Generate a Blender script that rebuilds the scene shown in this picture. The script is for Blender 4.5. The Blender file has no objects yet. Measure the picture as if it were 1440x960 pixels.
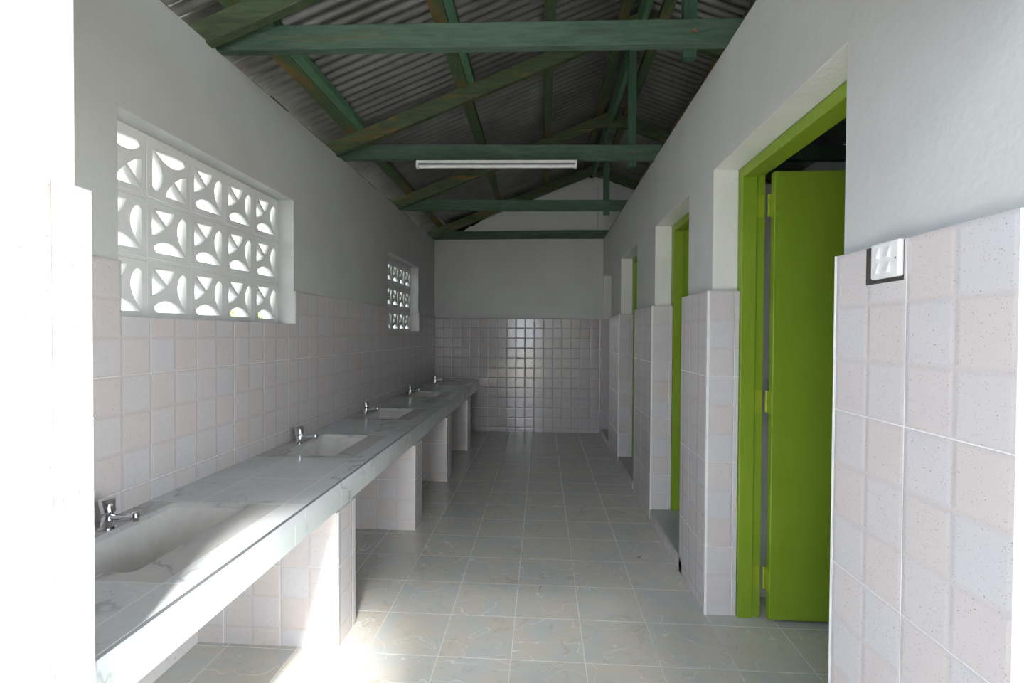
import bpy, bmesh, math, random
from mathutils import Vector, Matrix
random.seed(7)
sc = bpy.context.scene
COL = sc.collection

# ------------------------------------------------------------------ camera
YAW, PITCH, ROLL, FPX, EYE = .0622, .0151, .0056, 688.2, 1.40
cy, sy, cp, sp = math.cos(YAW), math.sin(YAW), math.cos(PITCH), math.sin(PITCH)
Fv = Vector((-sy*cp, cy*cp, -sp)); Rv = Vector((cy, sy, 0)); Uv = Rv.cross(Fv)
R2 = Rv*math.cos(ROLL)+Uv*math.sin(ROLL); U2 = -Rv*math.sin(ROLL)+Uv*math.cos(ROLL)
cam = bpy.data.cameras.new('camera'); camo = bpy.data.objects.new('camera', cam); COL.objects.link(camo)
m = Matrix((R2, U2, -Fv)).transposed().to_4x4(); m.translation = (0, 0, EYE)
camo.matrix_world = m
cam.sensor_width = 36; cam.lens = FPX*36/1440; cam.clip_start = .02; cam.clip_end = 300
sc.camera = camo

# ------------------------------------------------------------------ world, sun, exposure
sc.view_settings.view_transform = 'Standard'; sc.view_settings.look = 'None'
sc.view_settings.gamma = 1; sc.view_settings.use_curve_mapping = False
sc.view_settings.exposure = 1.7
w = bpy.data.worlds.new('world'); sc.world = w; w.use_nodes = True
bg = w.node_tree.nodes['Background']
bg.inputs[0].default_value = (.86, .92, 1.0, 1); bg.inputs[1].default_value = 3.4
sd = bpy.data.lights.new('sun', 'SUN'); sd.energy = 9; sd.angle = math.radians(9); sd.color = (1, .97, .92)
so = bpy.data.objects.new('sun', sd); COL.objects.link(so)
so.rotation_euler = Vector((-.24, 1.0, -1.15)).to_track_quat('-Z', 'Y').to_euler(); so.location = (2, -4, 6)

# ------------------------------------------------------------------ node helpers
class G:
    def __init__(s, name, rough=.5, metal=0, spec=.5):
        s.m = bpy.data.materials.new(name); s.m.use_nodes = True
        s.nt = s.m.node_tree; s.b = s.nt.nodes['Principled BSDF']
        s.b.inputs['Roughness'].default_value = rough; s.b.inputs['Metallic'].default_value = metal
        s.b.inputs['Specular IOR Level'].default_value = spec
        tc = s.nt.nodes.new('ShaderNodeTexCoord'); s.co = tc.outputs['Object']
    def put(s, sock, v):
        if isinstance(v, bpy.types.NodeSocket): s.nt.links.new(v, sock)
        elif isinstance(v, (tuple, list)) and sock.type == 'RGBA' and len(v) == 3: sock.default_value = (*v, 1)
        else: sock.default_value = v
    def math(s, op, a, b=0, c=0, clamp=False):
        n = s.nt.nodes.new('ShaderNodeMath'); n.operation = op; n.use_clamp = clamp
        for i, v in enumerate((a, b, c)): s.put(n.inputs[i], v)
        return n.outputs[0]
    def xyz(s, vec=None):
        n = s.nt.nodes.new('ShaderNodeSeparateXYZ'); s.put(n.inputs[0], vec or s.co); return n.outputs
    def comb(s, x=0, y=0, z=0):
        n = s.nt.nodes.new('ShaderNodeCombineXYZ')
        for i, v in enumerate((x, y, z)): s.put(n.inputs[i], v)
        return n.outputs[0]
    def noise(s, vec=None, scale=5, detail=3, rough=.5, dist=0, out=0):
        n = s.nt.nodes.new('ShaderNodeTexNoise'); s.put(n.inputs['Vector'], vec or s.co)
        n.inputs['Scale'].default_value = scale; n.inputs['Detail'].default_value = detail
        n.inputs['Roughness'].default_value = rough; n.inputs['Distortion'].default_value = dist
        return n.outputs[out]
    def voro(s, vec=None, scale=5, feature='F1', out='Distance'):
        n = s.nt.nodes.new('ShaderNodeTexVoronoi'); n.feature = feature
        s.put(n.inputs['Vector'], vec or s.co); n.inputs['Scale'].default_value = scale
        return n.outputs[out]
    def white(s, vec):
        n = s.nt.nodes.new('ShaderNodeTexWhiteNoise'); s.put(n.inputs['Vector'], vec); return n.outputs['Value']
    def ramp(s, v, lo, hi, a=0., b=1.):
        n = s.nt.nodes.new('ShaderNodeMapRange'); n.interpolation_type = 'SMOOTHSTEP'
        s.put(n.inputs[0], v)
        for i, q in enumerate((lo, hi, a, b)): n.inputs[i+1].default_value = q
        return n.outputs[0]
    def mix(s, f, a, b, mode='MIX'):
        n = s.nt.nodes.new('ShaderNodeMix'); n.data_type = 'RGBA'; n.blend_type = mode
        s.put(n.inputs[0], f); s.put(n.inputs[6], a); s.put(n.inputs[7], b); return n.outputs[2]
    def vmath(s, op, a, b):
        n = s.nt.nodes.new('ShaderNodeVectorMath'); n.operation = op; s.put(n.inputs[0], a); s.put(n.inputs[1], b); return n.outputs[0]
    def bump(s, h, dist=.002, strength=1.):
        n = s.nt.nodes.new('ShaderNodeBump'); n.inputs['Strength'].default_value = strength
        n.inputs['Distance'].default_value = dist; s.put(n.inputs['Height'], h)
        s.nt.links.new(n.outputs[0], s.b.inputs['Normal'])
    def col(s, c): s.put(s.b.inputs['Base Color'], c); return s.m
    def rough(s, v): s.put(s.b.inputs['Roughness'], v)

def paint(name, c, rough=.5, bumps=.0015, scale=60, var=.04, spec=.4):
    g = G(name, rough, spec=spec)
    n = g.noise(scale=3.1, detail=4); n2 = g.noise(scale=scale, detail=3)
    g.bump(g.math('ADD', n2, g.math('MULTIPLY', g.noise(scale=9), 2.)), bumps, .6)
    d = tuple(q*(1-var*2) for q in c)
    return g.col(g.mix(g.ramp(n, .3, .7), c, d))

def flat(name, c, rough=.4, metal=0, spec=.5):
    g = G(name, rough, metal, spec); n = g.noise(scale=14, detail=3)
    return g.col(g.mix(g.ramp(n, .3, .75), c, tuple(q*.88 for q in c)))

def wall_tile(name, axis, u0, v0, tone=1., relief=.45, border=.2):
    g = G(name, .16, spec=.5)
    x, y, z = g.xyz(); cu = {'X': x, 'Y': y}[axis]
    u = g.math('DIVIDE', g.math('SUBTRACT', cu, u0), .1315)
    v = g.math('DIVIDE', g.math('SUBTRACT', z, v0), .14233)
    iu, iv = g.math('FLOOR', u), g.math('FLOOR', v)
    fu, fv = g.math('SUBTRACT', u, iu), g.math('SUBTRACT', v, iv)
    eu = g.math('MINIMUM', fu, g.math('SUBTRACT', 1, fu)); ev = g.math('MINIMUM', fv, g.math('SUBTRACT', 1, fv))
    e = g.math('MINIMUM', eu, ev)
    rnd = g.white(g.comb(iu, iv, 3.3))
    chk = g.math('ABSOLUTE', g.math('SUBTRACT', g.math('MULTIPLY', g.math('FRACT', g.math('MULTIPLY', g.math('ADD', iu, iv), .5)), 2), 0))
    f = g.math('ADD', g.math('MULTIPLY', chk, .55), g.math('MULTIPLY', rnd, .5), clamp=True)
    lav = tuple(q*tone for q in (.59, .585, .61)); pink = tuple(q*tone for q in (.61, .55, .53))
    base = g.mix(f, lav, pink)
    cloud = g.noise(scale=11, detail=4)
    base = g.mix(g.math('MULTIPLY', g.ramp(cloud, .35, .7), .35), base, tuple(q*tone for q in (.62, .59, .585)))
    # border of each square
    base = g.mix(g.math('MULTIPLY', g.ramp(e, .035, .075, 1, 0), border), base, tuple(q*tone for q in (.50, .455, .445)))
    # specks
    sv = g.voro(scale=150); sm = g.noise(scale=38, detail=1)
    sp_ = g.math('MULTIPLY', g.ramp(sv, .14, .26, 1, 0), g.ramp(sm, .36, .55))
    base = g.mix(g.math('MULTIPLY', sp_, .75), base, (.42, .33, .29))
    big = g.math('MULTIPLY', g.ramp(g.voro(g.vmath('ADD', g.co, (3.1, 1.7, 9.2)), scale=60), .07, .11, 1, 0), g.ramp(g.noise(scale=25, detail=1), .44, .52))
    base = g.mix(g.math('MULTIPLY', big, .8), base, (.22, .16, .15))
    # grout: every 2nd column and 3rd row
    gu = g.math('MULTIPLY', g.math('FRACT', g.math('DIVIDE', u, 2)), .263); gu = g.math('MINIMUM', gu, g.math('SUBTRACT', .263, gu))
    gv = g.math('MULTIPLY', g.math('FRACT', g.math('DIVIDE', v, 3)), .427); gv = g.math('MINIMUM', gv, g.math('SUBTRACT', .427, gv))
    gr = g.ramp(g.math('MINIMUM', gu, gv), .0011, .0021, 1, 0)
    base = g.mix(gr, base, (.86, .85, .85))
    g.rough(g.math('ADD', .13, g.math('MULTIPLY', gr, .5)))
    tilt = g.math('ADD', g.math('MULTIPLY', fu, g.math('SUBTRACT', g.white(g.comb(iu, iv, 8.1)), .5)), g.math('MULTIPLY', fv, g.math('SUBTRACT', g.white(g.comb(iu, iv, 1.1)), .5)))
    h = g.math('ADD', g.math('MULTIPLY', g.ramp(e, .0, .10), relief), g.math('MULTIPLY', tilt, .45))
    h = g.math('ADD', h, g.math('MULTIPLY', g.noise(scale=18, detail=1), .35))
    g.bump(g.math('SUBTRACT', h, g.math('MULTIPLY', gr, .6)), .0022, 1)
    return g.col(base)

def floor_tile(name):
    g = G(name, .22, spec=.45); x, y, z = g.xyz(); S = .3175
    u = g.math('DIVIDE', g.math('ADD', x, .127), S); v = g.math('DIVIDE', g.math('SUBTRACT', y, 2.398), S)
    iu, iv = g.math('FLOOR', u), g.math('FLOOR', v); fu, fv = g.math('SUBTRACT', u, iu), g.math('SUBTRACT', v, iv)
    e = g.math('MINIMUM', g.math('MINIMUM', fu, g.math('SUBTRACT', 1, fu)), g.math('MINIMUM', fv, g.math('SUBTRACT', 1, fv)))
    gr = g.ramp(e, .0045, .0085, 1, 0)
    off = g.comb(g.math('ADD', x, g.math('MULTIPLY', g.white(g.comb(iu, iv, .5)), 7)), g.math('ADD', y, g.math('MULTIPLY', g.white(g.comb(iu, iv, 2.5)), 7)), 0)
    c1 = g.noise(off, 5.2, 5, .62, .6)
    base = g.mix(g.ramp(c1, .34, .62), (.50, .53, .525), (.57, .535, .47))
    c2 = g.noise(off, 9, 5, .7, 1.2)
    base = g.mix(g.math('MULTIPLY', g.ramp(c2, .55, .68), .6), base, (.48, .385, .285))
    ve = g.math('ABSOLUTE', g.math('SUBTRACT', g.noise(off, 3.6, 2.2, .5, .9), .5))
    base = g.mix(g.math('MULTIPLY', g.ramp(ve, .0, .006, 1, 0), .7), base, (.80, .79, .75))
    base = g.mix(g.math('MULTIPLY', g.ramp(g.noise(scale=45, detail=2), .70, .74), .4), base, (.30, .26, .22))
    tone = g.white(g.comb(iu, iv, 6.6)); base = g.mix(g.math('MULTIPLY', tone, .12), base, (.42, .44, .43))
    base = g.mix(g.math('MULTIPLY', gr, .85), base, (.78, .77, .74))
    g.rough(g.math('ADD', .2, g.math('MULTIPLY', gr, .4)))
    g.bump(g.math('ADD', g.math('MULTIPLY', gr, -1), g.math('MULTIPLY', g.noise(scale=12, detail=2), .25)), .0012, .8)
    return g.col(base)

def marble(name, a, b, v, grid=False):
    g = G(name, .15, spec=.5); x, y, z = g.xyz()
    n1 = g.math('ABSOLUTE', g.math('SUBTRACT', g.noise(scale=1.5, detail=5, rough=.55, dist=1.0), .5))
    n2 = g.math('ABSOLUTE', g.math('SUBTRACT', g.noise(g.vmath('ADD', g.co, (5, 3, 1)), 3.5, 4, .6, .8), .5))
    pres = g.ramp(g.noise(scale=2.8, detail=2), .45, .58)
    c = g.mix(g.ramp(g.noise(scale=4, detail=3), .35, .7), a, b)
    c = g.mix(g.math('MULTIPLY', g.ramp(n1, .0, .05, 1, 0), g.math('MULTIPLY', pres, .22)), c, v)
    c = g.mix(g.math('MULTIPLY', g.ramp(n1, .0, .011, 1, 0), g.math('MULTIPLY', pres, .6)), c, tuple(q*.8 for q in v))
    c = g.mix(g.math('MULTIPLY', g.ramp(n2, .0, .008, 1, 0), g.math('MULTIPLY', pres, .5)), c, v)
    if grid:
        lines = []
        for k in (.86, 1.232, 1.835, 2.165, 2.535, 3.14, 3.43, 3.70, 4.285, 4.66, 5.03, 5.61, 5.97, 6.32, 6.86):
            lines.append(g.math('ABSOLUTE', g.math('SUBTRACT', y, k)))
        if grid == 'top':
            q = lines[0]
            for l in lines[1:]: q = g.math('MINIMUM', q, l)
            gx = g.math('ABSOLUTE', g.math('SUBTRACT', x, -1.345))
            q = g.math('MINIMUM', q, gx); q = g.math('MINIMUM', q, g.math('ABSOLUTE', g.math('ADD', x, 1.004)))
        else:
            f = g.math('MULTIPLY', g.math('FRACT', g.math('DIVIDE', g.math('SUBTRACT', y, 1.755), .422)), .422)
            q = g.math('MINIMUM', f, g.math('SUBTRACT', .422, f))
        gr = g.ramp(q, .0012, .0024, 1, 0)
        c = g.mix(g.math('MULTIPLY', gr, .9), c, (.86, .87, .86))
    return g.col(c)

def timber(name, axis, orange=.35, base=(.05, .092, .063), top=(.08, .135, .095)):
    g = G(name, .62, spec=.3); x, y, z = g.xyz()
    st = {'X': (.12, 1, 1), 'Y': (1, .12, 1), 'Z': (1, 1, .12)}[axis]
    v = g.vmath('MULTIPLY', g.co, st)
    gr = g.noise(v, 55, 5, .6, .6)
    c = g.mix(g.ramp(gr, .3, .7), base, top)
    c = g.mix(g.math('MULTIPLY', g.ramp(g.noise(v, 22, 4, .6), .5, .75), .5), c, tuple(q*.55 for q in base))
    o = g.math('MULTIPLY', g.ramp(g.noise(v, 9, 4, .65), .62-orange*.25, .78-orange*.2), orange*1.6, clamp=True)
    c = g.mix(o, c, (.27, .13, .035))
    kn = g.math('MULTIPLY', g.ramp(g.voro(g.vmath('MULTIPLY', g.co, {'X': (.5, 1, 1), 'Y': (1, .5, 1), 'Z': (1, 1, .5)}[axis]), 3.2), .05, .13, 1, 0), .75)
    c = g.mix(kn, c, (.035, .06, .035))
    g.bump(gr, .0015, .7); return g.col(c)

def lime(name):
    g = G(name, .42, spec=.4); v = g.vmath('MULTIPLY', g.co, (1, 1, .1))
    gr = g.noise(v, 60, 4); c = g.mix(g.ramp(g.noise(scale=2.4, detail=4), .3, .7), (.195, .305, .018), (.225, .34, .026))
    c = g.mix(g.math('MULTIPLY', g.ramp(gr, .55, .75), .25), c, (.26, .39, .045))
    g.bump(gr, .0008, .6); return g.col(c)

def zinc(name):
    g = G(name, .33, .8); n = g.noise(scale=1.7, detail=5, rough=.6)
    v = g.vmath('MULTIPLY', g.co, (.3, 3, .3)); n2 = g.noise(v, 4, 4)
    c = g.mix(g.ramp(n, .3, .7), (.36, .36, .35), (.22, .215, .20))
    c = g.mix(g.math('MULTIPLY', g.ramp(n2, .5, .75), .4), c, (.17, .16, .14))
    g.rough(g.math('ADD', .24, g.math('MULTIPLY', n, .3))); return g.col(c)

def blackened(name):
    g = G(name, .9, spec=.2); n = g.noise(scale=22, detail=5)
    g.bump(n, .012, 1); return g.col(g.mix(g.ramp(n, .35, .7), (.012, .012, .012), (.035, .033, .03)))

M = {}
M['plaster'] = paint('white_wall_paint', (.59, .60, .59), .55, .0016, 45, .03)
M['gloss_plaster'] = paint('white_reveal_paint', (.74, .74, .70), .38, .003, 60, .03)
M['block'] = paint('white_block_paint', (.78, .79, .78), .55, .002, 60, .03)
M['tile_left'] = wall_tile('speckled_tile_left', 'Y', 1.585, 1.664-.427*5, 1, .6, .35)
M['tile_right'] = wall_tile('speckled_tile_right', 'Y', 1.158, 1.622-.427*5)
M['tile_pillar'] = wall_tile('speckled_tile_pillar', 'Y', 2.505, 1.622-.427*5, .97, .6, .3)
M['tile_end'] = wall_tile('speckled_tile_end', 'X', -1.563, 1.627-.427*5, .80, .9, .5)  # lower tone paints the dimness of the far end into the tile
M['tile_reveal'] = wall_tile('speckled_tile_reveal', 'X', .818-.1315, 1.622-.427*5)
M['tile_leg'] = wall_tile('speckled_tile_leg', 'X', -.898, .36-.427*3, 1.02)
M['tile_leg_side'] = wall_tile('speckled_tile_leg_side', 'Y', 2.26, .36-.427*3, 1.02)
M['floor'] = floor_tile('mottled_floor_tile')
M['marble'] = marble('white_marble_tile', (.66, .69, .70), (.60, .635, .655), (.36, .38, .42), 'top')
M['marble_face'] = marble('white_marble_face', (.66, .70, .68), (.60, .65, .64), (.30, .33, .33), 'face')
M['marble_sink'] = marble('grey_marble_rim', (.56, .56, .55), (.50, .50, .49), (.30, .30, .32))
M['ceramic'] = flat('sink_ceramic', (.70, .69, .675), .12)
M['edge'] = flat('dark_edge', (.16, .17, .18), .35)
M['lime'] = lime('lime_green_gloss_paint')
M['beam_x'] = timber('green_timber_across', 'X', .12)
M['beam_rafter'] = timber('green_timber_rafter', 'X', .38, (.05, .072, .038), (.085, .115, .058))
M['beam_y'] = timber('green_timber_along', 'Y', .55, (.065, .10, .05), (.10, .15, .075))
M['beam_y2'] = timber('light_green_timber_along', 'Y', .22, (.075, .17, .095), (.11, .23, .135))
M['beam_z'] = timber('green_timber_upright', 'Z', .12, (.035, .08, .05), (.05, .11, .07))
M['zinc'] = zinc('galvanised_sheet')
M['black'] = blackened('rough_dark_masonry')
M['chrome'] = flat('chrome', (.72, .73, .75), .08, 1)
M['plastic'] = flat('white_plastic', (.80, .80, .80), .35)
M['lampwhite'] = flat('white_lamp_enamel', (.82, .82, .80), .4)
M['trim'] = flat('white_tile_trim', (.82, .82, .80), .3)
M['hinge'] = flat('painted_hinge', (.29, .37, .02), .45)
M['rust'] = flat('rusty_nail_head', (.20, .12, .06), .7)
M['ground'] = paint('pale_concrete_ground', (.56, .53, .47), .9, .004, 30, .08)
M['step'] = paint('grey_cement_step', (.40, .41, .39), .5, .002, 30, .06)
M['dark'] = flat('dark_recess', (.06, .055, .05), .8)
M['outer'] = paint('outer_white_wall', (.80, .80, .78), .8, .003, 30, .03)
M['louvre'] = flat('grey_louvre', (.20, .22, .22), .4)
M['leaf'] = flat('yellow_green_leaf', (.30, .42, .08), .6)
M['bark'] = flat('brown_bark', (.16, .11, .07), .9)

# ------------------------------------------------------------------ mesh helpers
class MB:
    def __init__(s): s.b = bmesh.new()
    def box(s, x0, x1, y0, y1, z0, z1):
        v = [s.b.verts.new((x, y, z)) for z in (z0, z1) for y in (y0, y1) for x in (x0, x1)]
        for f in ((0, 2, 3, 1), (4, 5, 7, 6), (0, 1, 5, 4), (2, 6, 7, 3), (0, 4, 6, 2), (1, 3, 7, 5)):
            s.b.faces.new([v[i] for i in f])
        return s
    def quadbeam(s, A, B, dy, h):      # beam from A to B (top front edge), thickness dy in Y, h in Z
        A, B = Vector(A), Vector(B)
        vs = [s.b.verts.new(p) for e in (A, B) for p in (e, e+Vector((0, dy, 0)), e+Vector((0, dy, -h)), e+Vector((0, 0, -h)))]
        for f in ((3, 2, 1, 0), (4, 5, 6, 7), (0, 1, 5, 4), (1, 2, 6, 5), (2, 3, 7, 6), (3, 0, 4, 7)):
            s.b.faces.new([vs[i] for i in f])
        return s
    def prism(s, pts, axis, a, b):     # polygon (2D) extruded along axis from a to b
        def P(p, t): return {'X': (t, p[0], p[1]), 'Y': (p[0], t, p[1]), 'Z': (p[0], p[1], t)}[axis]
        v0 = [s.b.verts.new(P(p, a)) for p in pts]; v1 = [s.b.verts.new(P(p, b)) for p in pts]
        n = len(pts); s.b.faces.new(v0); s.b.faces.new(v1[::-1])
        for i in range(n): s.b.faces.new((v0[i], v0[(i+1) % n], v1[(i+1) % n], v1[i]))
        return s
    def rings(s, rings, cap0=True, cap1=True):
        R = [[s.b.verts.new(p) for p in r] for r in rings]; n = len(R[0])
        for a, b in zip(R, R[1:]):
            for i in range(n): s.b.faces.new((a[i], a[(i+1) % n], b[(i+1) % n], b[i]))
        if cap0: s.b.faces.new(R[0][::-1])
        if cap1: s.b.faces.new(R[-1])
        return s
    def tube(s, path, radii, n=20, cap=True):
        path = [Vector(p) for p in path]; rs = []
        for i, p in enumerate(path):
            d = (path[min(i+1, len(path)-1)]-path[max(i-1, 0)]).normalized()
            q = d.orthogonal().normalized() if abs(d.z) > .9 else Vector((0, 0, 1)).cross(d).normalized()
            t = d.cross(q)
            rs.append([p+(q*math.cos(a)+t*math.sin(a))*radii[i] for a in (2*math.pi*k/n for k in range(n))])
        return s.rings(rs, cap, cap)
    def build(s, name, mat, parent=None, bevel=0, smooth=False, loc=None):
        b = s.b; bmesh.ops.recalc_face_normals(b, faces=b.faces[:])
        me = bpy.data.meshes.new(name); b.to_mesh(me); b.free()
        me.materials.append(mat)
        o = bpy.data.objects.new(name, me); COL.objects.link(o)
        if smooth:
            for p in me.polygons: p.use_smooth = True
            me.set_sharp_from_angle(angle=math.radians(40))
        if bevel:
            md = o.modifiers.new('bevel', 'BEVEL'); md.width = bevel; md.segments = 2; md.limit_method = 'ANGLE'; md.angle_limit = .6
        if parent: o.parent = parent
        if loc: o.location = loc
        return o

def tag(o, label=None, cat=None, group=None, kind=None):
    if label: o['label'] = label
    if cat: o['category'] = cat
    if group: o['group'] = group
    if kind: o['kind'] = kind
    return o
def empty(name, loc=(0, 0, 0), rz=0):
    o = bpy.data.objects.new(name, None); COL.objects.link(o); o.location = loc; o.rotation_euler = (0, 0, rz); o.empty_display_size = .1
    return o
def structure(o): o['kind'] = 'structure'; return o
def copy_tree(o, parent=None):
    kids = [c for c in COL.objects if c.parent == o]
    c = o.copy(); COL.objects.link(c); c.parent = parent
    for k in kids: copy_tree(k, c)
    return c

# ------------------------------------------------------------------ key dimensions
XL, XLT = -1.563, -1.551          # left plaster / left tile face
XR, XRT = .851, .818              # right plaster / right tile face
XB = 1.10                         # stall side of right wall
YF = 7.0; Y0, Y1 = .714, .86      # far wall; entrance wall
TOPW = 2.75
WIN = [(1.715, 2.990, 1.457, 2.231), (4.860, 6.080, 1.430, 2.228)]
DOOR = [(1.445, 2.525), (2.930, 3.790), (4.500, 5.410), (6.150, 6.960)]
DTOP = 2.228
RIDGE_X, SL = .70, .388
def rz(x): return 2.856+SL*(min(x, 2*RIDGE_X-x)+1.563)      # rafter top

# ------------------------------------------------------------------ floor / ground
structure(MB().box(-1.763, 2.75, .45, 7.16, -.12, 0).build('floor', M['floor']))
structure(MB().box(-30, 30, -30, 34, -.35, -.121).build('ground', M['ground']))
# raised cement step of the three far stalls
def step(y0, y1):
    o = MB().box(XRT+.004, XB+.02, y0, y1, 0, .082).build('trim_1', M['step'], bevel=.004)
    structure(o)
    tl = MB().box(XRT, XRT+.006, y0, y1, 0, .076).build('step_tile', M['tile_right'], o)
    return o
for (a, b) in DOOR[1:]: step(a-.03, b-.03)
structure(MB().box(XB+.02, 2.6, 2.76, 6.99, 0, .082).build('floor', M['floor']))

# ------------------------------------------------------------------ walls
def wall_x(mb, xa, xb, y0, y1, z0, z1, holes):
    """a wall of thickness xa..xb running along Y with rectangular holes"""
    ys = sorted({y0, y1, *[h[0] for h in holes], *[h[1] for h in holes]})
    ys = [y for y in ys if y0 <= y <= y1]
    for a, b in zip(ys, ys[1:]):
        zs = z0
        for h in sorted(holes, key=lambda h: h[2]):
            if h[0] <= a and h[1] >= b:
                if h[2] > zs: mb.box(xa, xb, a, b, zs, min(h[2], z1))
                zs = max(zs, h[3])
        if zs < z1: mb.box(xa, xb, a, b, zs, z1)
    return mb
def clean(mb):
    bmesh.ops.remove_doubles(mb.b, verts=mb.b.verts[:], dist=1e-5)
    # drop interior faces shared twice
    seen = {}
    for f in list(mb.b.faces):
        k = tuple(round(q, 4) for q in f.calc_center_median())
        seen.setdefault(k, []).append(f)
    kill = [f for l in seen.values() if len(l) > 1 for f in l]
    bmesh.ops.delete(mb.b, geom=kill, context='FACES'); return mb

wl = structure(clean(wall_x(MB(), XL-.2, XL, Y0, 7.2, 0, TOPW, WIN)).build('wall_left', M['plaster']))
DZL = 1.664
wall_holes = [(a, b, c, 9) for a, b, c, d in WIN]
wall_x(MB(), XL, XLT, Y1+.012, YF, 0, DZL, wall_holes).build('tile_dado', M['tile_left'], wl, bevel=.0015)
g = G('patterned_skirting', .3); x, y, z = g.xyz()
vv = g.voro(g.comb(0, y, z), 26); ll = g.math('ABSOLUTE', g.math('SINE', g.math('MULTIPLY', g.math('ADD', y, g.math('MULTIPLY', z, .6)), 42)))
c = g.mix(g.ramp(vv, .12, .22, 1, 0), (.70, .69, .66), (.50, .44, .38)); c = g.mix(g.math('MULTIPLY', g.ramp(ll, .0, .10, 1, 0), .45), c, (.50, .50, .48))
M['skirt'] = g.col(c)
MB().box(XLT, XLT+.006, Y1+.012, 2.10, 0, .30).build('skirting_tile', M['skirt'], wl)

DOORH = [(a, b, -1, DTOP) for a, b in DOOR]
wr = structure(clean(wall_x(MB(), XR, XB, .897, YF, 0, TOPW, DOORH)).build('wall_right', M['plaster']))
DZR = 1.622
# tiles on the corridor face and on the far reveals of every opening
segs = [(.895, 1.428), (2.490, 2.947), (3.740, 4.425), (5.330, 6.110), (6.90, YF)]
for i, (a, b) in enumerate(segs):
    o = MB().box(XRT, XR, a, b, 0, DZR).build('tile_dado', M['tile_right' if i == 0 else 'tile_pillar'], wr, bevel=.002)
for i, (a, b) in enumerate(DOOR):
    ya = segs[i+1][0]
    MB().box(XRT+.012, .972, ya-.0005, b, .0 if i == 0 else .082, DZR-.001).build('tile_reveal', M['tile_reveal'], wr, bevel=.0015)
    # glossy white paint of the reveal above the tiles and over the head
    MB().box(XR+.001, XB-.13, b-.004, b+.001, DZR, DTOP).build('painted_reveal', M['gloss_plaster'], wr)
    MB().box(XR+.001, XB-.13, a, b, DTOP-.004, DTOP+.001).build('painted_head', M['gloss_plaster'], wr)
# white corner trims with a dark joint
n = 0
for ya in (2.490, 3.740, 5.330):
    n += 1
    t = structure(MB().box(XRT-.002, XRT+.010, ya-.004, ya+.003, .0, DZR-.002).build('trim_%d' % (n+1), M['trim'], bevel=.001))
    MB().box(XRT-.001, XRT+.0, ya+.003, ya+.008, .0, DZR-.004).build('dark_joint', M['edge'], t)
structure(MB().box(XRT-.0015, XRT+.001, 1.4245, 1.4295, 0, DZR).build('trim_5', M['trim']))

# far wall: plaster below, gable plaster with a ragged upper edge on dark masonry
wf = structure(MB().box(XL, XB+1.5, YF, YF+.2, 0, TOPW).build('wall_far', M['plaster']))
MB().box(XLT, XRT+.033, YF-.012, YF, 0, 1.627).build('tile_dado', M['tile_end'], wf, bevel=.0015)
pts = [(XL, TOPW)]
top = []
x = -1.42
while x < 2.6:
    if x < .47: z = 2.925+.413*(x+1.154)-max(0, -.8-x)*.15
    elif x < .80: z = 3.625-.10*abs(x-.62)
    else: z = 3.60-.36*(x-.85)
    top.append((x, max(TOPW+.02, z)+random.uniform(-.013, .013))); x += random.uniform(.02, .06)
gp = [(-1.44, TOPW)]+top+[(2.6, TOPW)]
MB().prism(gp, 'Y', YF, YF+.03).build('gable_plaster', M['plaster'], wf)
gb = [(XL-.2, TOPW), (XL-.2, rz(XL-.2)+.03), (RIDGE_X, rz(RIDGE_X)+.03), (2.62, rz(2.62)+.03), (2.62, TOPW)]
MB().prism(gb, 'Y', YF+.03, YF+.2).build('gable_masonry', M['black'], wf)
MB().box(.768, .773, YF-.0015, YF+.001, TOPW, 3.50).build('gable_crack', M['edge'], wf)

# entrance wall (left stub that the camera looks past) and lintel, outer stall walls
we = structure(MB().box(XL-.2, -.868, Y0, Y1, 0, TOPW).build('wall_near', M['plaster']))
MB().box(-.868, -.845, Y0, Y1+.012, 0, 1.664).build('tile_dado', M['tile_left'], we, bevel=.002)
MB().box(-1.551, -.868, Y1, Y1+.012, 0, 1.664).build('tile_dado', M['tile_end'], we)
MB().box(-.868, XB+1.5, Y0, Y1, 2.08, TOPW).build('lintel', M['plaster'], we)
MB().prism([(XR, TOPW), (XR, rz(XR)+.0), (2.62, rz(2.62)+.03), (2.62, TOPW)], 'Y', Y0, Y1).build('gable_masonry', M['outer'], we)
MB().box(2.6, 2.75, Y0, 7.2, TOPW-.2, rz(2.6)+.1).build('wall_head', M['plaster'], wr)
wo = structure(MB().box(2.6, 2.75, Y0, 7.2, 0, TOPW-.2).build('wall_outer', M['plaster']))
structure(MB().box(XB, 2.6, Y0+.1, Y1+.037, 0, 2.30).build('wall_stall', M['plaster']))
for yy in (2.68, 4.08, 5.72):
    structure(MB().box(XB, 2.6, yy, yy+.09, 0, 2.2).build('wall_partition', M['plaster']))

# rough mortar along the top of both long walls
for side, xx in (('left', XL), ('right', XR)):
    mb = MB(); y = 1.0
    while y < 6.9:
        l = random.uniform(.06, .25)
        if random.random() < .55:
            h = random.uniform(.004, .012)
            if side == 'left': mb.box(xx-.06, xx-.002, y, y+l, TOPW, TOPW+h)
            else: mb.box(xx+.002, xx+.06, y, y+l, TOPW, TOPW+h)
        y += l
    mb.build('rough_mortar', M['dark'], wl if side == 'left' else wr)

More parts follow.
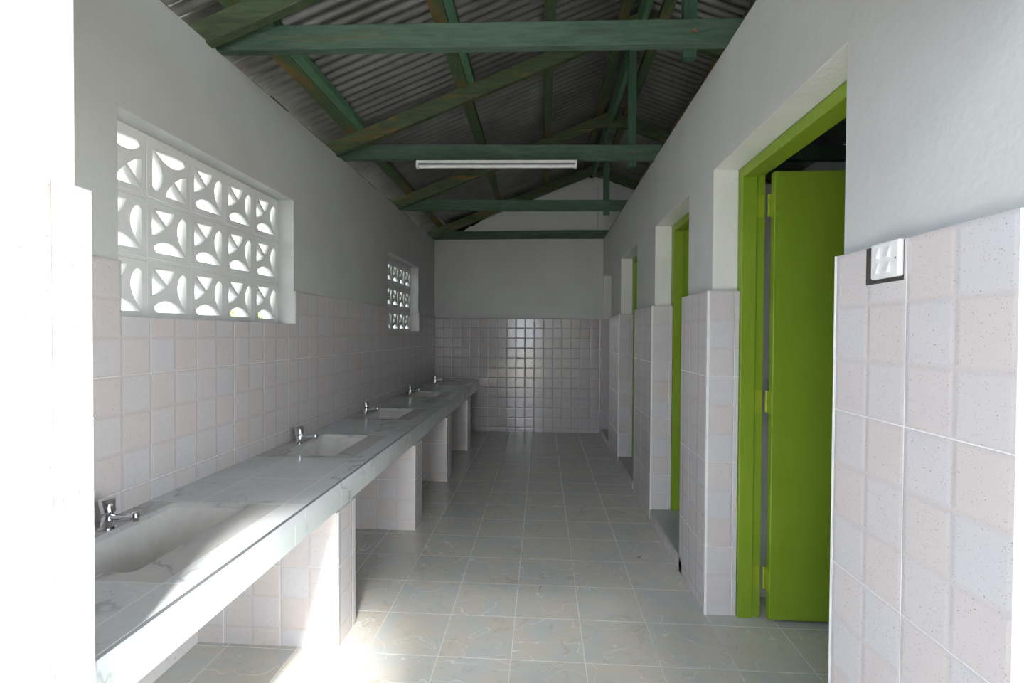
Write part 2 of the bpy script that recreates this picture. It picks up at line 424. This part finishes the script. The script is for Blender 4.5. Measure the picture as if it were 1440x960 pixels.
# ------------------------------------------------------------------ breeze-block windows
def block_mesh(S, H, D):
    cu = bpy.data.curves.new('block', 'CURVE'); cu.dimensions = '2D'; cu.fill_mode = 'BOTH'; cu.extrude = D/2; cu.bevel_depth = .0015; cu.bevel_resolution = 0
    def arc(pts):   # densify with catmull-rom
        out = []; n = len(pts)
        for i in range(n):
            p0, p1, p2, p3 = (Vector(pts[(i+k-1) % n][:2]) for k in range(4))
            sharp1 = len(pts[i]) > 2; sharp2 = len(pts[(i+1) % n]) > 2
            if sharp1: p0 = p1
            if sharp2: p3 = p2
            if sharp1 and sharp2: out.append(tuple(p1)); continue
            for t in (0, .25, .5, .75):
                q = .5*((2*p1)+(p2-p0)*t+(2*p0-5*p1+4*p2-p3)*t*t+(3*p1-p0-3*p2+p3)*t**3); out.append(tuple(q))
        return out
    s = 's'
    lens = [(.885, .13, s), (.885, .80, s), (.80, .86), (.71, .76), (.665, .60), (.69, .44), (.77, .28)]
    dome = [(1-v[1], 1-v[0], *v[2:]) for v in lens]
    tri = [(.10, .86, s), (.385, .575, s), (.25, .46), (.10, .40, s)]
    tri2 = [(1-v[1], 1-v[0], *v[2:]) for v in tri]
    for loop in ([(.004, .004, s), (.996, .004, s), (.996, .996, s), (.004, .996, s)], lens, dome, tri, tri2):
        pp = arc(loop); sp_ = cu.splines.new('POLY'); sp_.points.add(len(pp)-1); sp_.use_cyclic_u = True
        for i, (u, v) in enumerate(pp): sp_.points[i].co = ((u-.5)*S, (v-.5)*H, 0, 1)
    tmp = bpy.data.objects.new('tmp', cu); COL.objects.link(tmp)
    dg = bpy.context.evaluated_depsgraph_get(); dg.update()
    me = bpy.data.meshes.new_from_object(tmp.evaluated_get(dg)); bpy.data.objects.remove(tmp)
    me.materials.clear(); me.materials.append(M['block']); me.name = 'breeze_block'
    # local x -> world +Y, local y -> world Z, local z -> world X
    me.transform(Matrix(((0, 0, 1, 0), (1, 0, 0, 0), (0, 1, 0, 0), (0, 0, 0, 1))))
    return me
flips = {(0, 2): 'r', (1, 2): 'r'}      # blocks set upside-down (column, row from the sill)
for wi, (a, b, c, d) in enumerate(WIN):
    xf = XL-.104; D = .07
    root = structure(empty('window_%d' % (wi+1), (xf-D/2, (a+b)/2, c)))
    S, H = (b-a)/5, (d-c)/3
    rowgap = .94 if wi == 0 else .80
    me = block_mesh(S, H*rowgap, D)
    # mortar frame between the courses, slightly set back
    fm = MB()
    for r in range(3):
        z0 = c+H*(r+1)-H*(1-rowgap); fm.box(xf-D+.006, xf-.004, a, b, z0-.003, c+H*(r+1)+.0)
    mo = fm.build('mortar_joint', M['block']); mo.parent = root; mo.location = -Vector(root.location)
    for r in range(3):
        for k in range(5):
            o = bpy.data.objects.new('breeze_block', me); COL.objects.link(o); o.parent = root
            o.location = (0, a+S*(k+.5)-(a+b)/2, H*r+H*rowgap/2)
            if wi == 0 and (k, r) in flips: o.rotation_euler = (math.pi, 0, 0)
            if wi == 0 and (k, r) == (0, 0): o.rotation_euler = (0, 0, 0)

# ------------------------------------------------------------------ door frames and leaves
def plate(mb, x0, x1, y0, y1, z0, z1): mb.box(x0, x1, y0, y1, z0, z1)
for i, (a, b) in enumerate(DOOR):
    zb = 0 if i == 0 else .082
    yb = segs[i+1][0]+.033
    d = structure(empty('door_%d' % (i+1), (XB-.06, (a+b)/2, zb)))
    def part(name, mb, mat, bev=.002, par=d):
        o = mb.build(name, mat, bevel=bev); o.parent = par
        o.matrix_parent_inverse = Matrix.Translation(-Vector(d.location)) if par is d else Matrix.Identity(4)
        return o
    fx0, fx1, fx2 = .974, 1.043, 1.088
    f = MB()
    # far jamb with rebate, near jamb, head
    ys = segs[i+1][0]
    f.box(fx0, fx1, ys-.018, b, zb, DTOP-.004); f.box(fx1, fx2, ys-.004, b, zb, DTOP-.004)
    f.box(fx0, fx1, a, a+.045, zb, DTOP-.004); f.box(fx1, fx2, a, a+.03, zb, DTOP-.004)
    f.box(fx0, fx1, a+.045, ys-.018, DTOP-.055, DTOP-.004); f.box(fx1, fx2, a+.03, ys-.004, DTOP-.040, DTOP-.004)
    part('door_frame', f, M['lime'])
    ztop = 2.188; zl = zb+.02
    if i == 0:
        # leaf folded back square to the wall on the far jamb
        lf = MB().box(1.106, 1.93, ys-.062, ys-.022, zl, ztop)
        leaf = part('door_leaf', lf, M['lime'], .004)
        for zc in (2.035, 1.075, .205):
            h = MB().box(1.046, 1.084, ys-.0065, ys-.0035, zc-.055, zc+.055)
            h.tube([(1.100, ys-.016, zc-.055), (1.100, ys-.016, zc+.055)], [.0065]*2, 12)
            h.box(1.104, 1.1125, ys-.058, ys-.012, zc-.055, zc+.055)
            part('hinge', h, M['hinge'], .0008)
    else:
        lf = MB().box(1.112, 1.85, a+.034, a+.072, zl, ztop)
        part('door_leaf', lf, M['lime'], .004)
        for zc in (2.035, 1.10, .28):
            part('hinge', MB().tube([(1.100, a+.04, zc-.05), (1.100, a+.04, zc+.05)], [.0065]*2, 12).box(1.05, 1.09, a+.030, a+.0335, zc-.05, zc+.05), M['hinge'], 0)

# ------------------------------------------------------------------ roof
def sheet(side, y0, w, k):
    """one corrugated sheet; ridges run down the slope"""
    PITCH, AMP, TH = .0762, .0095, .0012
    n = max(2, int(w/PITCH*8)); mb = MB(); b = mb.b; off = .052+(.0026 if k % 2 else 0)
    xs = [-2.25, -1.2, -.2, RIDGE_X+.01] if side == 'l' else [RIDGE_X-.01, 1.7, 2.7, 3.75]
    rows = []
    for j in range(n+1):
        y = y0+w*j/n; h = AMP*math.sin(2*math.pi*y/PITCH)
        rows.append([b.verts.new((x, y, 2.856+SL*((x if side == 'l' else 2*RIDGE_X-x)+1.563)+off+AMP+h+(.001 if side == 'r' else 0))) for x in xs])
    for r0, r1 in zip(rows, rows[1:]):
        for i in range(len(xs)-1):
            f = b.faces.new((r0[i], r0[i+1], r1[i+1], r1[i])); f.smooth = True
    geom = bmesh.ops.extrude_face_region(b, geom=b.faces[:])
    bmesh.ops.translate(b, verts=[v for v in geom['geom'] if isinstance(v, bmesh.types.BMVert)], vec=(0, 0, TH))
    return mb
roof = structure(empty('ceiling', (RIDGE_X, 3.2, 3.8)))
k = 0; y = -.80
while y < 7.3:
    for sd_ in 'lr':
        o = sheet(sd_, y, .84, k).build('roofing_sheet', M['zinc'], smooth=True)
        o.parent = roof; o.matrix_parent_inverse = Matrix.Translation(-Vector(roof.location))
    y += .762; k += 1
rc = MB().prism([(RIDGE_X-.22, rz(RIDGE_X-.22)+.077), (RIDGE_X, rz(RIDGE_X)+.082), (RIDGE_X+.22, rz(RIDGE_X+.22)+.077), (RIDGE_X+.22, rz(RIDGE_X+.22)+.079), (RIDGE_X, rz(RIDGE_X)+.085), (RIDGE_X-.22, rz(RIDGE_X-.22)+.079)], 'Y', -.8, 7.58).build('ridge_cap', M['zinc'])
rc.parent = roof; rc.matrix_parent_inverse = Matrix.Translation(-Vector(roof.location))

# purlins: long battens lying on the rafters
TRY = [2.19, 3.62, 5.20, 6.84]                 # front faces of the rafters
def purlin(x, w_, name, label, mat, y0=-.7, y1=7.15, dz=0, h=.05):
    z = rz(x)+dz; s_ = SL if x < RIDGE_X else -SL
    pts = [(x-w_/2, z-s_*w_/2+.001), (x+w_/2, z+s_*w_/2+.001), (x+w_/2, z+s_*w_/2+h), (x-w_/2, z-s_*w_/2+h)]
    root = MB().prism([(px-x, pz-z) for px, pz in pts], 'Y', 0, y1-y0).build(name, mat, bevel=.002, loc=(x, y0, z))
    return tag(root, label, 'roof purlin', 'roof purlins')
purlin(-1.435, .075, 'roof_purlin', 'brown and green stained purlin, lowest on the left roof slope', M['beam_y'])
purlin(-.605, .075, 'roof_purlin', 'brown-green purlin running along the middle of the left roof slope', M['beam_y'])
purlin(.035, .07, 'roof_purlin', 'dark green purlin on the left slope, next below the ridge pair', M['beam_y'])
purlin(.575, .075, 'roof_purlin', 'dark purlin just left of the ridge board', M['beam_y'])
purlin(.86, .07, 'roof_purlin', 'dark purlin just right of the ridge board', M['beam_y'])
purlin(1.36, .07, 'roof_purlin', 'shadowed purlin half hidden above the right wall', M['beam_y'])
for xq, yy0, yy1, lab in ((-1.372, .9, 3.66, 'short light green batten beside the lowest left purlin'),
                          (-.540, .9, 3.66, 'short light green batten with orange knots beside the middle left purlin'),
                          (.098, .9, 2.9, 'short light green batten beside the purlin below the ridge')):
    o = purlin(xq, .048, 'roof_batten', lab, M['beam_y2'], yy0, yy1, 0, .045); o['category'] = 'roof batten'; o['group'] = 'light green roof battens'
rb = MB().box(-.02, .02, 0, 6.5, 0, .17).build('ridge_board', M['beam_y2'], bevel=.002, loc=(RIDGE_X, .45, rz(RIDGE_X)-.13))
tag(rb, 'green ridge board running along the peak of the roof', 'ridge board')

# trusses
def truss(i, ry, cyl_, cyr, labels):
    root = tag(empty('roof_truss', (RIDGE_X, ry, TOPW)), labels, 'roof truss', 'green roof trusses')
    def part(name, mb, mat):
        o = mb.build(name, mat, bevel=.003); o.parent = root; o.matrix_parent_inverse = Matrix.Translation(-Vector(root.location)); return o
    H = .112
    xl, xr = -1.56, 2.72
    A = Vector((xl, cyl_, TOPW-.003+H)); k = (cyr-cyl_)/(XR+1.5)
    B = Vector((xr, cyl_+k*(xr-xl), TOPW-.003+H))
    # tie beam with bevel-cut ends
    mb = MB()
    A1 = A+Vector((.03, 0, 0))
    vs = [mb.b.verts.new(p) for p in (A1, A1+Vector((0, .05, 0)), A+Vector((-.10, .05, -H)), A+Vector((-.10, 0, -H)),
          B, B+Vector((0, .05, 0)), B+Vector((.1, .05, -H)), B+Vector((.1, 0, -H)))]
    for f in ((3, 2, 1, 0), (4, 5, 6, 7), (0, 1, 5, 4), (1, 2, 6, 5), (2, 3, 7, 6), (3, 0, 4, 7)): mb.b.faces.new([vs[q] for q in f])
    part('tie_beam', mb, M['beam_x'])
    hr = .118
    part('rafter', MB().quadbeam((-2.15, ry, rz(-2.15)), (RIDGE_X, ry, rz(RIDGE_X)), .05, hr), M['beam_rafter'])
    part('rafter', MB().quadbeam((RIDGE_X, ry, rz(RIDGE_X)), (3.55, ry, rz(3.55)), .05, hr), M['beam_rafter'])
    if i < 3:
        yp = cyl_+k*(.69-xl)+.052
        part('post', MB().box(.657, .719, yp, yp+.045, TOPW-.035, rz(.69)-.01), M['beam_z'])
        part('bolt', MB().tube([(.69, yp-.062, 2.80), (.69, yp-.052, 2.80)], [.009, .009], 8).box(.672, .708, yp-.0535, yp-.052, 2.797, 2.803), M['rust'])
    if i == 2:
        part('collar', MB().prism([(.36, 3.555), (1.10, 3.555), (.98, 3.645), (.46, 3.645)], 'Y', ry-.022, ry-.001), M['beam_rafter'])
truss(0, 2.19, 2.265, 2.33, 'green timber roof truss nearest the entrance')
truss(1, 3.62, 3.72, 3.84, 'green timber roof truss that carries the tube light')
truss(2, 5.20, 5.28, 5.38, 'green timber roof truss between the tube light and the far wall')
truss(3, 6.84, 6.915, 6.915, 'green timber roof truss against the far gable wall')

# ------------------------------------------------------------------ tube light
lt = tag(empty('tube_light', (-.352, 3.655, 2.69)), 'long white tube light batten fixed under the second roof beam, switched off', 'ceiling light')
MB().box(-.598, .598, -.022, .022, -.018, .0).build('housing', M['lampwhite'], lt, bevel=.002)
MB().box(-.598, .598, -.009, .022, -.030, -.018).build('spine', M['edge'], lt)
for sgn in (-1, 1):
    MB().box(sgn*.598-.016 if sgn > 0 else -.598, .598 if sgn > 0 else -.582, -.022, .022, -.055, -.018).build('end_cap', M['lampwhite'], lt, bevel=.002)
MB().tube([(-.58, -.004, -.042), (.58, -.004, -.042)], [.0125]*2, 18).build('lamp_tube', M['lampwhite'], lt, smooth=True)
lt.rotation_euler = (0, math.radians(0), math.radians(2.4))

# ------------------------------------------------------------------ counter
SINKS = [(1.232, 1.835), (2.535, 3.140), (3.700, 4.285), (5.030, 5.610), (6.320, 6.860)]
CT = .733
ct = tag(empty('washbasin_counter', (-1.2, 3.93, 0)), 'long white marble tiled counter with tiled legs along the left wall', 'counter')
def cpart(name, mb, mat, bev=.0015):
    o = mb.build(name, mat, bevel=bev); o.parent = ct; o.matrix_parent_inverse = Matrix.Translation(-Vector(ct.location)); return o
mb = MB(); ya = Y1+.013; yb_ = YF-.0125
mb.box(-1.004, -.9129, ya, yb_, CT-.05, CT)
edges = [ya]+[q for s_ in SINKS for q in s_]+[yb_]
for a, b in zip(edges[::2], edges[1::2]): mb.box(XLT+.001, -1.004, a, b, CT-.05, CT)
cpart('worktop', clean(mb), M['marble'], 0)
cpart('fascia', MB().box(-.925, -.913, ya, yb_, .604, CT-.011), M['marble_face'])
cpart('edge_trim', MB().box(-.9255, -.9124, ya, yb_, CT-.0108, CT-.0012), M['edge'], 0)
cpart('beam', MB().box(-1.0, -.926, ya, yb_, .606, CT-.051), M['outer'], 0)
LEGS = [(2.10, 2.30), (3.41, 3.61), (4.57, 4.79), (5.82, 6.09)]
for a, b in LEGS:
    cpart('leg', MB().box(XLT+.001, -.910, a+.008, b-.001, 0, .605), M['tile_leg'], .0015)
    cpart('leg_front', MB().box(-.910, -.896, a+.008, b, 0, .604), M['tile_leg_side'], .001)
    cpart('leg_side_tile', MB().box(XLT+.001, -.8965, a, a+.008, 0, .604), M['tile_leg'], .001)
    cpart('corner_trim', MB().box(-.899, -.8945, a-.001, a+.003, 0, .604), M['trim'], 0)

def rr(x0, x1, y0, y1, r, z, seg=6):
    out = []
    for cx, cy_, a0 in ((x1-r, y1-r, 0), (x0+r, y1-r, 90), (x0+r, y0+r, 180), (x1-r, y0+r, 270)):
        for q in range(seg+1):
            t = math.radians(a0+90*q/seg); out.append((cx+r*math.cos(t), cy_+r*math.sin(t), z))
    return out
def make_sink(y0, y1, label):
    yc = (y0+y1)/2; hl = (y1-y0)/2-.0008
    root = tag(empty('washbasin', (-1.277, yc, CT)), label, 'sink', 'washbasins set in the counter')
    X0, X1 = -.273+.001, .2725
    ix0, ix1, iy0, iy1 = -.163, .146, -hl+.05, hl-.008
    # rim: flat slab ring, top and skirt
    rim = MB()
    rim.rings([rr(X0, X1, -hl, hl, .0008, -.05), rr(X0, X1, -hl, hl, .0008, -.0005), rr(ix0-.004, ix1+.004, iy0-.004, iy1+.0035, .03, -.0008),
               rr(ix0, ix1, iy0, iy1, .028, -.005), rr(ix0, ix1, iy0, iy1, .028, -.02)], False, False)
    o = rim.build('rim', M['marble_sink'], root, smooth=True)
    bw = MB()
    def L(t, z, k=0):
        return rr(ix0+.05*t-k, ix1-.07*t+k, iy0+.12*t-k, iy1-.15*t+k, .028+.02*t, z)
    bw.rings([L(0, -.019, .012), L(1.15, -.20, .010)][::-1]+[L(0, -.018), L(.35, -.07), L(.75, -.135), L(.95, -.165), L(1.15, -.178), L(1.5, -.183)], True, False)
    last = L(1.5, -.183); cxx = sum(p[0] for p in last)/len(last); cyy = sum(p[1] for p in last)/len(last)
    bw.b.verts.ensure_lookup_table(); bw.b.faces.new(bw.b.verts[-len(last):])
    bw.build('bowl', M['ceramic'], root, smooth=True)
    MB().tube([(cxx, cyy, -.1835), (cxx, cyy, -.180), (cxx, cyy, -.1815)], [.026, .026, .016], 24).build('drain', M['chrome'], root, smooth=True)
    MB().tube([(cxx, cyy, -.20), (cxx, cyy, -.27), (cxx, cyy, -.272)], [.022, .022, .03], 16).tube([(cxx, cyy, -.27), (cxx, cyy, -.34)], [.03, .03], 16).tube([(cxx, cyy, -.31), (cxx-.12, cyy, -.31), (cxx-.19, cyy, -.31)], [.016]*3, 14).build('waste_trap', M['plastic'], root, smooth=True)
    return root
SL_ = ['grey marble washbasin nearest the entrance, partly cut by the white door jamb', 'second washbasin from the entrance, across from the first leg of the counter',
       'third washbasin from the entrance, in the middle of the counter', 'fourth washbasin from the entrance, in the dim part of the counter',
       'washbasin at the far end of the counter beside the back wall']
for (a, b), l in zip(SINKS, SL_): make_sink(a, b, l)

# taps
def make_tap():
    r = empty('push_tap')
    MB().tube([(0, 0, 0), (0, 0, .004), (0, 0, .006), (.004, 0, .03), (.006, 0, .046), (.006, 0, .050)], [.027, .027, .021, .0195, .017, .012], 28).build('body', M['chrome'], r, smooth=True)
    MB().tube([(.006, 0, .046), (.0058, 0, .050), (.0045, 0, .060), (.003, 0, .068), (0, 0, .098), (-.0004, 0, .103), (-.0006, 0, .105)],
              [.010, .015, .022, .021, .0235, .0245, .018], 28).build('push_button', M['chrome'], r, smooth=True)
    MB().tube([(.010, 0, .042), (.03, 0, .041), (.06, 0, .043), (.092, 0, .046)], [.013, .010, .0088, .0088], 20).build('spout', M['chrome'], r, smooth=True)
    MB().tube([(.100, 0, .060), (.100, 0, .056), (.100, 0, .034), (.100, 0, .030)], [.0105, .0135, .0135, .012], 22).build('nozzle', M['chrome'], r, smooth=True)
    return r
TAPS = [(-1.468, 1.560, 'chrome push tap on the washbasin nearest the entrance'), (-1.462, 2.860, 'chrome push tap on the second washbasin from the entrance'),
        (-1.458, 3.960, 'chrome push tap on the third washbasin from the entrance'), (-1.462, 5.330, 'chrome push tap on the fourth washbasin from the entrance'),
        (-1.462, 6.600, 'chrome push tap on the last washbasin beside the back wall')]
t0 = make_tap()
for i, (x, y, l) in enumerate(TAPS):
    t = t0 if i == 0 else copy_tree(t0)
    t.location = (x, y, CT-.0004); tag(t, l, 'tap', 'chrome taps on the counter')

# ------------------------------------------------------------------ four-gang switch at the top of the right tiles
sw = tag(empty('light_switch', (XRT, 1.212, 1.580)), 'white four-gang light switch at the top of the speckled tiles on the near right wall', 'light switch')
MB().box(-.0008, .0002, -.046, .084, -.052, .040).build('recess_shade', M['dark'], sw)  # flat dark sheet on the tile face, painted shade of the cut-out
hw, hh = .0475, .0425
pl = MB(); pl.box(-.014, -.0009, -hw, hw, -hh, hh)
pl.build('plate', M['plastic'], sw, bevel=.004)
for ay in (-.012, .026):
    for az in (.018, -.018):
        # rocker, rocked: one side proud, a small lit ledge below
        rk = MB().prism([(ay-.0095, az-.0145), (ay+.0095, az-.0145), (ay+.0095, az+.0125), (ay-.0095, az+.0125)], 'X', -.0150, -.0138)
        ro = rk.build('rocker', M['plastic'], sw, bevel=.0005)
        wedge = MB(); v = [wedge.b.verts.new(p) for p in ((-.0150, ay-.008, az-.013), (-.0150, ay+.008, az-.013), (-.0150, ay+.008, az+.011), (-.0150, ay-.008, az+.011), (-.0215, ay-.008, az-.013), (-.0215, ay+.008, az-.013))]
        for f in ((0, 1, 2, 3), (0, 4, 5, 1), (4, 3, 2, 5), (0, 3, 4), (1, 5, 2)): wedge.b.faces.new([v[q] for q in f])
        wedge.build('rocker_key', M['plastic'], ro, bevel=.0006)
MB().tube([(-.0146, -.038, .0), (-.0138, -.038, .0)], [.0026]*2, 12).build('screw', M['edge'], sw)

# small leaf scraps on the floor
for i, (x, y, r, l) in enumerate([(.62, 3.10, .4, 'tiny dark scrap on the floor tiles near the second doorway'), (.0, 2.68, 1.1, 'tiny curled scrap on the floor in the middle of the corridor')]):
    mb = MB(); mb.tube([(-.018, 0, .003), (0, .003, .005), (.018, .008, .003)], [.0008, .0022, .0006], 6)
    o = mb.build('dry_scrap', M['dark'], loc=(x, y, 0)); o.rotation_euler = (0, 0, r); tag(o, l, 'litter', 'scraps on the floor')

# ------------------------------------------------------------------ outside
nb = tag(empty('neighbouring_building', (-5.0, 6.5, -.12)), 'pale building with louvred windows beyond the block windows', 'building')
def npart(name, mb, mat): 
    o = mb.build(name, mat); o.parent = nb; o.matrix_parent_inverse = Matrix.Translation(-Vector(nb.location)); return o
npart('wall', MB().box(-5.5, -4.8, 2.0, 16, -.12, 2.9), M['outer'])
for (a, b, c, d) in ((4.35, 5.05, 1.75, 2.35), (6.9, 7.9, 1.55, 1.95)):
    wn = npart('louvred_window', MB().box(-4.8, -4.79, a, b, c, d), M['dark'])
    sl = MB(); z = c+.02
    while z < d-.03: sl.box(-4.79, -4.75, a+.02, b-.02, z, z+.028); z += .075
    npart('louvre', sl, M['louvre'])
def tree(x, y, z, r, label):
    root = tag(empty('leafy_shrub', (x, y, -.12)), label, 'shrub', 'shrubs beyond the block windows')
    MB().tube([(0, 0, 0), (.03, 0, z*.6), (0, .02, z)], [.05, .04, .02], 8).build('trunk', M['bark'], root)
    mb = MB(); rnd = random.Random(int(x*100+y*10))
    for k in range(900):
        d = Vector((rnd.gauss(0, 1), rnd.gauss(0, 1), rnd.gauss(0, 1))).normalized()*r*rnd.uniform(.4, 1)
        c0 = Vector((0, 0, z+.12))+d; q = Vector((rnd.gauss(0, 1), rnd.gauss(0, 1), rnd.gauss(0, 1))).normalized(); t = q.orthogonal().normalized()
        s_ = .05*rnd.uniform(.6, 1.3)
        v = [mb.b.verts.new(c0+p) for p in (q*s_, t*s_*.45, -q*s_, -t*s_*.45)]; mb.b.faces.new(v)
    mb.build('foliage', M['leaf'], root)
tree(-3.6, 5.9, 1.75, .45, 'yellow-green shrub seen through the near block window')
tree(-3.9, 8.4, 1.75, .5, 'yellow-green shrub seen through the far columns of the block window')
# unseen wall and gable added behind the viewpoint to block the sun
MB().prism([(-.16, 3.0), (-.16, rz(-.16)+.04), (RIDGE_X, rz(RIDGE_X)+.04), (1.6, rz(1.6)+.04), (1.6, 3.0)], 'Y', -.95, -.805).build('sun_blocker_gable', M['outer']).parent = structure(MB().box(-.16, 1.6, -.95, -.805, -.12, 3.0).build('wall_sun_blocker', M['outer']))

structure(MB().box(-2.15, -2.0, -4.5, .70, -.12, 3.3).build('wall_daylight_blocker', flat('dark_blue_paint', (.14, .18, .26), .6)))  # added dark wall, keeps daylight from the left off the right wall
